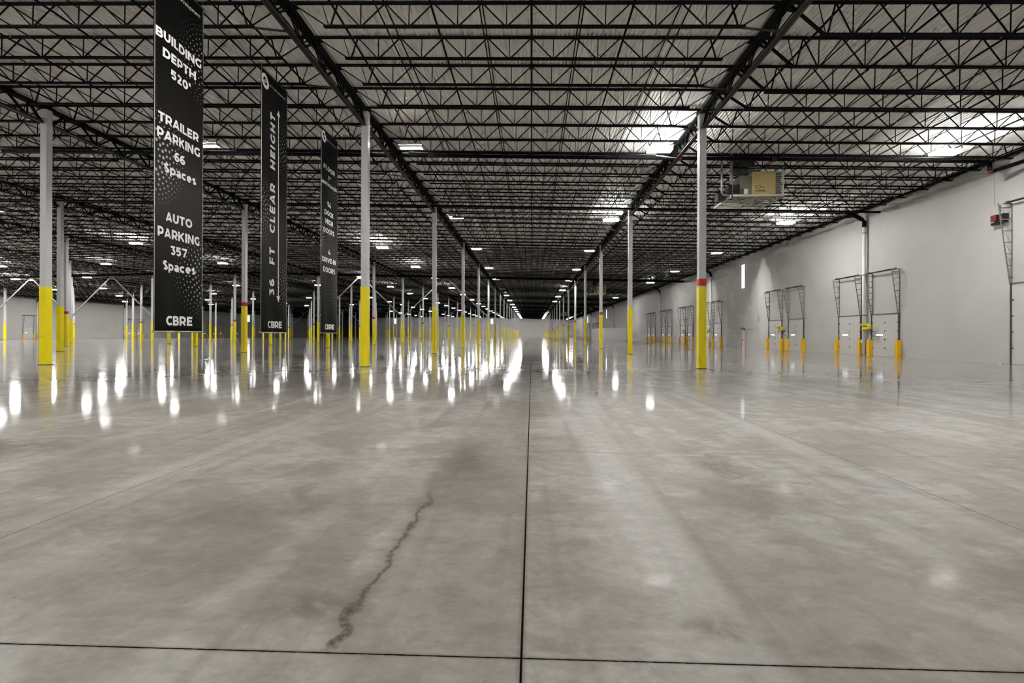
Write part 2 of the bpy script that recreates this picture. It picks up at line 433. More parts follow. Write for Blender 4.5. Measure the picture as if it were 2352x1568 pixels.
# ------------------------------------------------------------------ girders (one between each two columns of a row)
def girder_meshes():
    L = D - .02
    tc = MB(); zt, zb = -.16, -.92
    for s in (-1, 1): tc.box(s * .09 - .07, 0, zt - .10, s * .09 + .07, L, zt)
    bc = MB()
    for s in (-1, 1):
        bc.box(s * .060 - .048, .16, zb - .012, s * .060 + .048, L - .16, zb)
        bc.box(s * .022 - .007, .16, zb, s * .022 + .007, L - .16, zb + .11)
    wb = MB()
    for i in range(9):
        a = i * JS; m_ = a + JS / 2
        for s in (-.035, .035):
            if i > 0: wb.bar((s, a, zt - .06), (s, m_ - .05, zb + .03), .045)
            else: wb.bar((s, .25, zb + .03), (s, m_ - .05, zt - .06), .06)
            if i < 8: wb.bar((s, a + JS, zt - .06), (s, m_ + .05, zb + .03), .045)
            else: wb.bar((s, L - .25, zb + .03), (s, m_ + .05, zt - .06), .06)
        wb.bar((0, m_, zt - .06), (0, m_, zb + .03), .05)
    for i in range(1, 9): tc.box(-.26, i * JS - .10, zt - .01, .26, i * JS + .10, zt + .03)
    return tc.mesh('top_chord', M['steel']), bc.mesh('bottom_chord', M['steel2']), wb.mesh('web', M['steel'])
GM = girder_meshes()
for r, x in enumerate(ROWS):
    n = 0
    for k in range(-1, 17):
        y = Z0 + k * D + .01
        pts = [(x, max(y, 1) + q, T(x) - .5) for q in (0, 4, 8, 12, 16)]
        if not seen(pts): continue
        n += 1
        t = thing('roof_girder', 'black lattice girder above %s, %s span from front' % (ROWNAME[r], ordn(n)),
                  'girder', (x, y, T(x)), 'roof girders along the column rows')
        for nm, me in zip(('top_chord', 'bottom_chord', 'web'), GM): link(nm, me, t)

# ------------------------------------------------------------------ open-web joists
def joist_parts(L, depth, heavy, kick):
    """local x along the span (centre 0), z=0 is the top face"""
    h = L / 2 - .012; e = L / 2 - 1.30; P = 1.524
    tc, bc, wb = MB(), MB(), MB()
    for s in (-1, 1): tc.box(-h, s * .028 - .022, -.068, h, s * .028 + .022, -.003)
    for s in (-1, 1): tc.box((s * h) if s < 0 else h - .20, -.05, -.125, (s * h) + .20 if s < 0 else h, .05, -.068)
    for s in (-1, 1): bc.box(-e - .18, s * .034 - .026, -depth - .055, e + .18, s * .034 + .026, -depth)
    nodes = []; q = P / 2
    while q < e - .7: nodes.append(q); q += P
    zt, zb = -.04, -depth - .02; w = .034
    for s in (-1, 1):
        prev = 0.0
        for nd in nodes:
            wb.bar((s * prev, 0, zt), (s * (nd - .03), 0, zb), w)
            wb.bar((s * nd, 0, zt), (s * nd, 0, zb), w * .8)
            prev = nd + P / 2
            wb.bar((s * (nd + .03), 0, zb), (s * min(prev, e - .25), 0, zt), w)
        wb.bar((s * min(prev, e - .25), 0, zt), (s * (e - .03), 0, zb), w * 1.2)
        wb.bar((s * (e + .26), .0, zt), (s * (e + .02), .0, zb), w * .6)
        wb.bar((s * (e + .08), 0, zb), (s * (h - .15), 0, -.09), .075 if (heavy and s < 0) else w * .9)
    kk = None
    if kick:
        kk = MB(); kk.bar((e + .05, .04, -depth - .03), (L / 2 - .05, .04, -.90), .05)
    return tc, bc, wb, kk
NJ0 = -5
bays = [(ROWS[0], XR)] + [(ROWS[i + 1], ROWS[i]) for i in range(8)] + [(XL, ROWS[8])]
jl = []
for b, (x0, x1) in enumerate(bays):
    xm = (x0 + x1) / 2
    n = 0
    for j in range(NJ0, 153):
        y = Z0 + j * JS
        if y > YB - .2: break
        P_ = [(x0 + (x1 - x0) * q / 8, y, T(x0 + (x1 - x0) * q / 8) - .4) for q in range(9)]
        if not seen(P_, 5): continue
        n += 1
        q = [proj(*p)[0] for p in P_]
        span = min(max(q), 2352) - max(min(q), 0)
        jl.append((-(span / max(y, 3) * (1 if span > 0 else 0)), b, j, n, y, xm, x1 - x0))
jl.sort()
JM = {}
def jmesh(L, depth, heavy, kick):
    key = (round(L, 3), depth, heavy, kick)
    if key not in JM:
        tc, bc, wb, kk = joist_parts(L, depth, heavy, kick)
        JM[key] = (tc.mesh('top_chord', M['steel']), bc.mesh('bottom_chord', M['steel']), wb.mesh('web', M['steel']),
                   kk.mesh('kicker_brace', M['steel2']) if kk else None, (tc, bc, wb, kk))
    return JM[key]
rest = MB()
for i, (s_, b, j, n, y, xm, L) in enumerate(jl):
    ang = SL if xm > RIDGE else -SL
    deep = (b == 0 and y < 21)
    me = jmesh(L, .98 if deep else .74, b == 0, (j % 2 == 0) and b != 0)
    if i < 300:
        t = thing('roof_joist', 'black open-web joist %s, %s from front' % (BAYNAME[b], ordn(n)),
                  'joist', (xm, y, T(xm)), 'open-web roof joists')
        t.rotation_euler = (0, ang, 0)
        for nm, mm in zip(('top_chord', 'bottom_chord', 'web', 'kicker_brace'), me[:4]):
            if mm: link(nm, mm, t)
    else:
        ca, sa = math.cos(ang), math.sin(ang); tz = T(xm)
        for src in me[4]:
            if src is None: continue
            n0 = len(rest.v)
            rest.v += [(xm + a * ca + c * sa, y + bb, tz - a * sa + c * ca) for a, bb, c in src.v]
            rest.f += [tuple(n0 + q for q in f) for f in src.f]
o = rest.build('roof_joist', M['steel'])
tag(o, 'farther black open-web roof joists receding into the dark under the deck', 'joists', 'open-web roof joists', 'stuff')

# bridging angles that tie the joists together, two rails per line
nb = 0
BX = [(-15.5 + 1 * i) for i in range(0)]
xs = []
x = 1.524
while x < XR - .8: xs.append(x); x += 3.048
x = -1.524
while x > XL + 1: xs.append(x); x -= 3.048
xs.sort(key=lambda a: abs(a))
for x in xs:
    y0 = max(11.9, abs(x) * .93 - 3)
    t = thing('joist_bridging', 'x', 'bridging', (x, y0, T(x)), 'bridging rails between the joists')
    side = 'right' if x > 0 else 'left'
    nn = int(round((abs(x) - 1.524) / 3.048)) + 1
    t['label'] = 'thin black bridging rail under the deck, %s line %s of the aisle centre' % (ordn(nn), side)
    MB().box(-.018, 0, -.10, .018, YB - .5 - y0, -.075).build('upper_rail', M['steel'], t)
    MB().box(-.018, 0, -.735, .018, YB - .5 - y0, -.71).build('lower_rail', M['steel'], t)

# ------------------------------------------------------------------ sprinkler pipes
def coupling(y, z, m): return MB().tube([(0, y - .06, z), (0, y + .06, z)], .062, 10).mesh('coupling', m)
runs = [(9.5, 32.6, 'nearest run'), (35.0, 84.0, 'middle run'), (86.5, 301.0, 'farthest run')]
px_ = sorted([i * 3.048 for i in range(-42, 9)], key=abs)
for ri, (ya, yb, rn) in enumerate(runs):
    for x in px_:
        if x > XR - .5 or x < XL + .5: continue
        y0 = max(ya, abs(x) * .93 - 3)
        if y0 > yb - 3: continue
        if min(abs(x - r_) for r_ in ROWS) < .2: continue
        nn = int(round(abs(x) / 3.048)); side = 'right' if x > 0 else 'left'
        where = 'along the aisle centre' if nn == 0 else '%s line %s of the aisle centre' % (ordn(nn), side)
        t = thing('sprinkler_pipe', 'black sprinkler branch pipe under the deck, %s, %s' % (rn, where),
                  'pipe', (x, y0, T(x) - .36), 'sprinkler branch pipes')
        MB().tube([(0, 0, 0), (0, yb - y0, 0)], .034, 8).build('pipe_body', M['pipe'], t, smooth=True)
        if ri == 0:
            for yc in (18.9,):
                if yc > y0: 
                    c = link('coupling', bpy.data.meshes.get('coupling_red') or None, t) if False else MB().tube([(0, yc - y0 - .06, 0), (0, yc - y0 + .06, 0)], .058, 10).build('coupling', M['red'], t)
            MB().tube([(0, 27.5 - y0, 0), (.0, 27.5 - y0, -.24)], .04, 8).build('riser', M['red'], t)
            hd = MB()
            yc = 11.0
            while yc < yb:
                if yc > y0: hd.tube([(0, yc - y0, .03), (0, yc - y0, .12)], .012, 6).box(-.03, yc - y0 - .03, .12, .03, yc - y0 + .03, .128)
                yc += 3.0
            if hd.v: hd.build('sprinkler_heads', M['galv'], t)
def main_pipe(y, dz, r, xa, xb, lab, nm='sprinkler_main'):
    pts = [(xa, y, T(xa) + dz)] + ([(RIDGE, y, T(RIDGE) + dz)] if xa < RIDGE < xb else []) + [(xb, y, T(xb) + dz)]
    return pts
t = thing('sprinkler_main', 'thick black sprinkler main crossing the hall beyond the near banners, elbowed at right wall', 'pipe', (0, 27.5, 0), 'sprinkler mains')
pts = [(p[0], 0, p[2]) for p in main_pipe(27.5, -.60, .11, -30, 24.0, '')]
MB().tube(pts, .10, 12).build('pipe_body', M['pipe'], t, smooth=True)
MB().tube([(24.0, 0, T(24) - .60), (24.05, 0, T(24) - .68), (24.05, 0, 10.2)], .10, 12).build('drop_pipe', M['pipe'], t, smooth=True)
MB().tube([(24.05, 0, 10.30), (24.05, 0, 10.14), (24.16, -.08, 10.12)], .125, 12).build('elbow', M['red'], t, smooth=True)
MB().tube([(24.14, -.08, 10.13), (24.75, -1.2, 10.30), (24.85, -2.4, 10.35), (24.85, -12, 10.35)], .10, 12).build('wall_run', M['pipe'], t, smooth=True)
for xx in (12.9, 7.9):
    MB().tube([(xx - .12, 0, T(xx) - .60), (xx + .14, 0, T(xx) - .60)], .135, 12).build('coupling', M['red'], t)
MB().bar((24.85, -4.5, 10.4), (24.85, -4.5, T(24.8) - .1), .012).build('hanger_rod', M['galv'], t)
t = thing('sprinkler_main', 'thinner black sprinkler main crossing the hall behind the thick one', 'pipe', (0, 37.4, 0), 'sprinkler mains')
MB().tube([(p[0], 0, p[2]) for p in main_pipe(37.4, -.85, .08, -42, XR - .4, '')], .075, 10).build('pipe_body', M['pipe'], t, smooth=True)
t = thing('roof_beam', 'deep black beam crossing under the roof in the middle distance', 'beam', (0, 85.2, 0))
mb = MB()
for xa, xb in ((XL + .1, RIDGE), (RIDGE, XR - .1)):
    mb.bar((xa, 0, T(xa) - .98), (xb, 0, T(xb) - .98), .30, .04).bar((xa, 0, T(xa) - .80), (xb, 0, T(xb) - .80), .03, .34)
mb.build('beam_body', M['steel'], t)

# ------------------------------------------------------------------ chevron braces between columns
for k, kn in ((4, 'nearer'), (11, 'farther')):
    y = Z0 + k * D
    for (ra, rb_) in ((1, 2), (2, 3), (5, 6), (6, 7)):
        xa, xb = ROWS[ra], ROWS[rb_]; xm = (xa + xb) / 2; zt = T(xm) - .85
        t = thing('chevron_brace', 'grey inverted-V steel brace, %s frame, between the %s and %s column rows left of aisle' % (kn, ORD[ra], ORD[rb_]),
                  'brace', (xm, y, 0), 'chevron braces between columns')
        for s, xe in ((1, xa - .22), (-1, xb + .22)):
            MB().bar((xe - xm, 0, 4.75), (s * .35, 0, zt), .16).build('brace_leg', M['brace'], t)
        MB().prism([(-.55, zt - .22), (.55, zt - .22), (.4, zt + .14), (-.4, zt + .14)], 1, -.012, .012).build('gusset_plate', M['brace'], t)

# ------------------------------------------------------------------ high-bay lights
HB = {}
def light_meshes():
    hb = MB().box(-.60, -.22, .04, .60, .22, .10).box(-.50, -.12, .10, .50, .12, .15)
    for s in (-1, 1): hb.box(s * .60 - .01, -.23, 0, s * .60 + .01, .23, .10)
    lens = MB()
    for s in (-1, 1): pass
    lens.box(-.60, -.26, -.09, .60, .26, .04)  # box deepened to stand in for the bloom around lit lenses
    rod = MB()
    for s in (-1, 1): rod.bar((s * .45, 0, .15), (s * .45, 0, .60), .012)
    sh = MB().box(-.60, -.22, .04, .60, .22, .10).box(-.50, -.12, .10, .50, .12, .15)
    for s in (-1, 1):
        sh.box(s * .60 - .01, -.23, -.03, s * .60 + .01, .23, .10)
    lv = MB()
    for i in range(7): lv.box(-.6, -.225 + i * .075 - .003, -.055, .6, -.225 + i * .075 + .003, .018)
    for s in (-1, 1): lv.box(s * .60 - .012, -.225, -.055, s * .60 + .012, .225, .0)
    ln = MB()
    for s in (-1, 1): ln.box(-.57, s * .11 - .07, .02, .57, s * .11 + .07, .04)
    return hb.mesh('housing', M['whitem']), lens, rod.mesh('hanger_rods', M['galv']), sh.mesh('housing', M['whitem']), ln, lv.mesh('louvre', M['blackbox'])
HBM, LENS, RODM, SHM, SLENS, LVM = light_meshes()
LMS2, LMX, LMN, LMF, LMO, LMS = LENS.mesh('lens', M['lampY']), LENS.mesh('lens', M['lampX']), LENS.mesh('lens', M['lampN']), LENS.mesh('lens', M['lampF']), LENS.mesh('lens', M['lampoff']), SLENS.mesh('lens', M['lampS'])
LX = [20.4, 6.45, -6.2, -16.95, -30.1, -45.8, -63.7, -80.0, -93.4, -104.5, -118.0]
LY = {-2: -8.0, -1: 8.4, 0: 25.75, 1: 41.4, 2: 56.7, 3: 73.1, 4: 87.8, 5: 106.4, 6: 123.9, 7: 142.0, 8: 160.6, 9: 176.5, 10: 193, 11: 209.5, 12: 226, 13: 242.5, 14: 259, 15: 275, 16: 291}
LYname = {}
OFF = {(2, 0), (3, 0), (2, 1), (3, 1), (0, 2), (1, 2), (2, 2), (2, 3), (1, 3), (0, 3), (1, 4), (2, 4), (0, 5), (4, 0), (4, 1), (4, 2),
       (2, 5), (3, 4), (4, 3), (1, 8), (1, 9), (1, 10), (0, 8), (0, 9), (5, 4), 
       (5, 1), (6, 1), (5, 6), (6, 2), (0, 7), (0, 10), (0, 11), (0, 12), (0, 13),
       (8, 9), (9, 9), (10, 9), (7, 10), (8, 10), (9, 10), (10, 10), (6, 11), (7, 11), (8, 11), (9, 11), (10, 11),
       (7, 12), (8, 12), (9, 12), (10, 12), (7, 13), (8, 13), (9, 13), (10, 13), (7, 14), (8, 14), (9, 14), (10, 14),
       (7, 15), (8, 15), (9, 15), (10, 15), (7, 16), (8, 16), (9, 16), (10, 16), (10, 20)}
LROW = ['near the right wall', 'along the right side of the aisle', 'along the left side of the aisle'] + \
       ['in the %s lamp row left of the aisle' % ORD[i] for i in range(1, 9)]
for r, x in enumerate(LX):
    n = 0
    for k in sorted(LY):
        y = LY[k]; z = T(x) - .78
        vis = y > 0 and seen([(x, y, z)], 30)
        if not vis and k > 0 and x > -70: continue
        if not vis and k <= 0 and x < -50: continue
        on = (r, k) not in OFF and not (k == -1 and x > 0); shielded = not on and k <= 4
        if vis: n += 1
        kind_ = 'glaring' if on else 'dim-looking, added-glow' if shielded else 'unlit'
        lab = '%s white high-bay light, %s %s' % (kind_, 'nearest' if n == 1 else '%s back' % ordn(n), LROW[r]) if vis \
              else 'white high-bay light outside the view, %s, %s across and %s along' % ('behind the viewer' if k <= 0 else 'added at far left', ordn(r + 1), ordn(k + 3))
        t = thing('high_bay_light', lab, 'light', (x, y, z), 'high-bay lights under the roof')
        hh = link('housing', SHM if shielded else HBM, t); link('lens', LMS if shielded else (LMX if not vis and x < -70 else LMS2 if x < -90 else LMN if k < 3 else LMF) if on else LMO, hh)
        if shielded: link('louvre', LVM, t)  # louvre added to hide the glowing lens from the camera
        if k < 5: link('hanger_rods', RODM, t)

# ------------------------------------------------------------------ dock doors
GUARD = MB()
GUARD.prism([(-.13, -.30), (.13, -.30), (.13, -.03), (.105, -.03), (.105, -.275), (-.105, -.275), (-.105, -.03), (-.13, -.03)], 2, 0, 1.21)
# the guard is a channel open to the wall: u = along the wall, v = away from it
def guard_mesh(side):
    mb = MB()
    for a, b, c, d in ((-.13, .27, .13, .295), (-.13, .03, -.105, .27), (.105, .03, .13, .27)):
        mb.box(-side * b, a, 0, -side * d, c, 1.21) if False else mb.box(min(-side * b, -side * d), a, 0, max(-side * b, -side * d), c, 1.21)
    return mb.mesh('track_guard', M['guard'])
GM_ = {1: guard_mesh(1), -1: guard_mesh(-1)}
door_no = [0]
def dock_door(side, yc, w=2.71, h=3.05, top=6.13, detail=True, win=1, where='', guards=True):
    """side 1: right wall (interior towards -x); parts are built around the door's centre on the wall face"""
    door_no[0] += 1
    xw = XR if side > 0 else XL
    I = -side                                   # towards the interior
    t = thing('door_%d' % door_no[0], None, None, (xw, yc, 0)); t['kind'] = 'structure'
    t['label'] = 'white sectional dock door %s' % where
    def bx(mb, a0, y0, z0, a1, y1, z1): return mb.box(min(I * a0, I * a1), y0, z0, max(I * a0, I * a1), y1, z1)
    p = MB(); ns = 5; sh = h / ns
    for i in range(ns):
        bx(p, .001, -w / 2, i * sh + .006, .05, w / 2, (i + 1) * sh - .006)
        bx(p, .001, -w / 2, i * sh - .006 if i else 0, .035, w / 2, i * sh + .006)
    pn = p.build('panel', M['door'], t)
    # small vision window
    wy = -side * 0 + (.55 if side > 0 else -.55)
    bx(MB(), .048, wy - .34, 1.51, .062, wy + .34, 1.60).build('vision_window', M['slot'], pn)
    hd = bx(MB(), .02, -w / 2, h, .10, w / 2, h + .05); hd.build('header_bar', M['track'], t)
    hg = MB()
    for i in range(1, ns):
        bx(hg, .05, -.03, i * sh - .06, .065, .03, i * sh + .06)
        for s in (-1, 1): bx(hg, .05, s * (w / 2 - .06) - .025, i * sh - .03, .085, s * (w / 2 - .06) + .025, i * sh + .03)
    hg.build('hinges', M['rubber'], pn)
    for s in (-1, 1):
        tr = MB(); ys = s * (w / 2 + .04)
        bx(tr, .001, ys - .05, 0, .02, ys + .05, h + .05)
        bx(tr, .02, ys - .025, 0, .10, ys - .012, h + .05)
        bx(tr, .09, ys - .025, 0, .11, ys + .025, h + .05)
        tr.build('track', M['track'], t)
        hl = MB()                                    # high-lift ladder frame that leans into the room
        lean = .44 * (top - h) / 3.08
        hl.bar((I * .03, ys, h), (I * .03, ys, top), .045)
        hl.bar((I * .12, ys, h), (I * (.12 + lean), ys, top), .045)
        nr = 7
        for q in range(nr):
            zz = h + (top - h) * (q + .6) / nr; hl.bar((I * .03, ys, zz), (I * (.12 + lean * (zz - h) / (top - h)), ys, zz), .045)
        for q in range(0, nr - 1, 1):
            if detail:
                za = h + (top - h) * (q + .6) / nr; zb = h + (top - h) * (q + 1.6) / nr
                hl.bar((I * .03, ys, za), (I * (.12 + lean * (zb - h) / (top - h)), ys, zb), .012)
        hl.build('high_lift_frame', M['galv'], t)
    sf = MB(); xo = I * .30
    sf.tube([(xo, -w / 2 - .30, top + .02), (xo, w / 2 + .30, top + .02)], .018, 8)
    sf_ = sf.build('torsion_shaft', M['track'], t)
    sp = MB(); sp.tube([(xo, -w / 2 + .15, top + .02), (xo, w / 2 - .15, top + .02)], .055, 8); sp.build('torsion_spring', M['blackbox'], sf_, smooth=True)
    for s in (-1, 1):
        MB().tube([(xo, s * (w / 2 + .0) - .06, top + .02), (xo, s * (w / 2 + .0) + .06, top + .02)], .085, 12).build('cable_drum', M['track'], sf_)
    br = MB()
    for s in (-1, 1):
        ys = s * (w / 2 + .10)
        bx(br, .0, ys - .02, top - .04, .38, ys + .02, top + .01)
    br.build('shaft_bracket', M['track'], t)
    if guards:
        for s in (-1, 1):
            g = link('track_guard', GM_[side], None); g.location = (xw, yc + s * (w / 2 + .12), 0)
            near = ('left' if (s > 0) == (side > 0) else 'right')
            tag(g, 'yellow track guard, %s foot of dock door %s' % (near, where), 'guard', 'yellow track guards')
    return t
RD = [(37.39, 'of the nearest right-wall pair, right one'), (41.43, 'of the nearest right-wall pair, left one'),
      (49.66, 'of the second right-wall pair, right one'), (53.76, 'of the second right-wall pair, left one'),
      (70.2, 'of the third right-wall pair, right one'), (74.5, 'of the third right-wall pair, left one'),
      (82.1, 'of the fourth right-wall pair, right one'), (86.1, 'of the fourth right-wall pair, left one'),
      (94.2, 'of the fifth right-wall pair, right one'), (98.4, 'of the fifth right-wall pair, left one'),
      (106.5, 'of the sixth right-wall pair, right one'), (110.6, 'of the sixth right-wall pair, left one')]
for i in range(4):
    c = 183.5 + i * 12.4
    RD += [(c - 2.05, 'beyond the low enclosure, %s pair, right one' % ORD[i + 1]), (c + 2.05, 'beyond the low enclosure, %s pair, left one' % ORD[i + 1])]
RD += [(236, 'farthest on the right wall')]
for i, (yc, w_) in enumerate(RD): dock_door(1, yc, where=w_, detail=i < 6)
LD = [(127.5, 'nearest visible on the left wall'), (132.0, 'second visible on the left wall'), (161.2, 'third along the left wall'), (165.3, 'fourth along the left wall'),
      (199.5, 'fifth along the left wall'), (205.5, 'sixth along the left wall'), (210.2, 'seventh along the left wall'), (218.0, 'eighth along the left wall'), (222.1, 'ninth along the left wall')]
for yc, w_ in LD: dock_door(-1, yc, where=w_, detail=False)
# motor-driven drive-in door at the right edge of the view
dd = dock_door(1, 25.93, w=3.66, h=4.27, top=8.55, where='at the right edge, taller and motor driven', guards=False)
MB().box(-.34, 2.02, 7.62, -.06, 2.30, 8.06).build('operator_housing', M['blackbox'], dd)
MB().box(-.40, 2.36, 7.72, -.12, 2.70, 8.06).build('operator_cover', M['red'], dd)
MB().tube([(-.26, 2.2, 7.60), (-.26, 2.75, 7.60)], .09, 12).build('operator_motor', M['blackbox'], dd)
MB().bar((-.30, 2.25, 8.0), (-.30, 2.25, 8.55), .05).build('drive_chain', M['track'], dd)
MB().bar((-.40, 2.45, 8.5), (-.40, 2.45, T(XR) - .3), .012).build('lift_cable', M['track'], dd)
MB().box(-.06, .75, 7.82, 0, 1.05, 8.12).build('wall_switch_box', M['whitem'], dd)
MB().box(-.55, 1.86, .0, .0, 2.0, .03).build('sill_plate', M['whitem'], dd)

# folded yellow dock lights between the doors of a pair
def dock_light(yc, lab):
    t = thing('dock_light', lab, 'dock light', (XR, yc, 2.05), 'yellow dock lights on the right wall')
    MB().box(-.10, -.12, -.05, -.003, .12, .22).build('wall_bracket', M['docky'], t)
    MB().tube([(-.10, 0, .16), (-.36, .55, .26), (-.38, .66, .24)], .055, 8).tube([(-.38, .62, .30), (-.48, -.50, .30)], .055, 8) \
        .bar((-.12, -.05, .02), (-.36, .52, .12), .07).build('folding_arm', M['docky'], t)
    MB().tube([(-.50, -.52, .26), (-.50, -.60, .04), (-.48, .10, -.06), (-.46, .22, -.10)], .12, 12).build('lamp_head', M['docky'], t, smooth=True)
    MB().bar((-.2, -.10, -.02), (-.3, -.42, -.42), .04).bar((-.3, -.42, -.42), (-.05, -.30, -.62), .03).build('cord', M['rubber'], t)
dock_light(38.9, 'folded yellow dock light on the downspout between the nearest door pair')
dock_light(52.0, 'folded yellow dock light between the second pair of right-wall doors')
dock_light(72.9, 'folded yellow dock light between the third pair of right-wall doors')
dock_light(84.4, 'small folded yellow dock light between the fourth pair of right-wall doors')

# rain downspouts with black elbows coming from the roof
def downspout(side, y, lab, z0=0.05, r=.125):
    xw = XR if side > 0 else XL
    t = thing('downspout', lab, 'downspout', (xw, y, 0), 'roof drain downspouts')
    I = -side; tt = T(xw)
    MB().tube([(I * .22, 0, z0), (I * .22, 0, 9.75)], r, 12).build('lower_pipe', M['pvc'], t, smooth=True)
    MB().tube([(I * .22, 0, 9.75), (I * .22, 0, 10.15), (I * .32, .1, 10.35), (I * 1.15, .25, tt - .35), (I * 1.35, .3, tt - .2)], r + .02, 12).build('black_elbow', M['pipe'], t, smooth=True)
    for z in (3.05, 6.1, 9.3):
        if z > z0: MB().box(min(.003, I * .36) if I > 0 else I * .36, -.02, z - .02, max(-.003, I * .36) if I < 0 else I * .36, .02, z + .02).tube([(I * .22, 0, z - .03), (I * .22, 0, z + .03)], r + .02, 12).build('pipe_strap', M['track'], t)
    if z0 < 1: MB().tube([(I * .22, -.06, .95), (I * .22, .30, 1.05), (I * .22, .32, 1.2)], .07, 10).build('cleanout', M['pvc'], t)
downspout(1, 39.42, 'white downspout with black elbow between the nearest pair of right-wall doors')
downspout(1, 72.4, 'white downspout with black elbow between the third pair of right-wall doors')
downspout(1, 100.9, 'white downspout left of the fifth pair of right-wall doors')
downspout(1, 157.6, 'downspout ending on top of the low enclosure', z0=3.47)
downspout(1, 216, 'downspout beyond the low enclosure, nearer of the two far ones')
downspout(1, 252, 'farthest downspout on the right wall')
downspout(-1, 129.75, 'downspout between the nearest visible doors on the left wall')
downspout(-1, 158.6, 'downspout right of the third column group on the left wall')

# windows high in the walls and the personnel door
def window(n, wall, p, z0=7.2, z1=9.98, w=.80):
    if wall == 'right': loc = (XR, p, 0); I = -1
    elif wall == 'left': loc = (XL, p, 0); I = 1
    if wall in ('right', 'left'):
        t = thing('window_%d' % n, None, None, loc); t['kind'] = 'structure'; t['label'] = 'tall narrow daylit window high in the %s wall' % wall
        f = MB()
        for a, b, c, d in ((-w / 2 - .05, z0 - .05, -w / 2, z1 + .05), (w / 2, z0 - .05, w / 2 + .05, z1 + .05), (-w / 2, z0 - .05, w / 2, z0), (-w / 2, z1, w / 2, z1 + .05)):
            f.box(min(0, I * .06), a, b, max(0, I * .06), c, d)
        f.build('window_frame', M['whitem'], t)
        MB().box(min(I * .005, I * .02), -w / 2, z0, max(I * .005, I * .02), w / 2, z1).build('pane', M['glowwin'], t)
    else:
        t = thing('window_%d' % n, None, None, (p, YB, 0)); t['kind'] = 'structure'; t['label'] = 'tall daylit window high in the far end wall'
        f = MB()
        for a, b, c, d in ((-w / 2 - .05, z0 - .05, -w / 2, z1 + .05), (w / 2, z0 - .05, w / 2 + .05, z1 + .05), (-w / 2, z0 - .05, w / 2, z0), (-w / 2, z1, w / 2, z1 + .05)):
            f.box(a, -.06, b, c, 0, d)
        f.build('window_frame', M['whitem'], t)
        MB().box(-w / 2, -.02, z0, w / 2, -.005, z1).build('pane', M['glowwin'], t)
window(1, 'right', 61.85)
window(2, 'right', 173.4)
window(3, 'right', 231.2, w=1.6)
window(4, 'left', 230, w=3.2)
window(5, 'back', -82.9, z0=7.9, z1=10.9, w=1.7)
window(6, 'back', -24.05, z0=7.9, z1=10.9, w=1.2)
door_no[0] += 1
t = thing('door_%d' % door_no[0], None, None, (XR, 61.75, 0)); t['kind'] = 'structure'; t['label'] = 'pale personnel door under the first high window'
MB().box(-.04, -.46, 0, -.001, .46, 2.13).build('panel', M['whitem'], t)
MB().box(-.07, -.55, 0, 0, -.46, 2.2).box(-.07, .46, 0, 0, .55, 2.2).box(-.07, -.55, 2.13, 0, .55, 2.2).build('door_frame', M['exit'], t)
MB().box(-.10, -.36, .98, -.04, .36, 1.04).build('panic_bar', M['track'], t)
MB().box(-.30, -.45, 2.24, 0, .45, 2.36).build('door_canopy_light', M['track'], t)

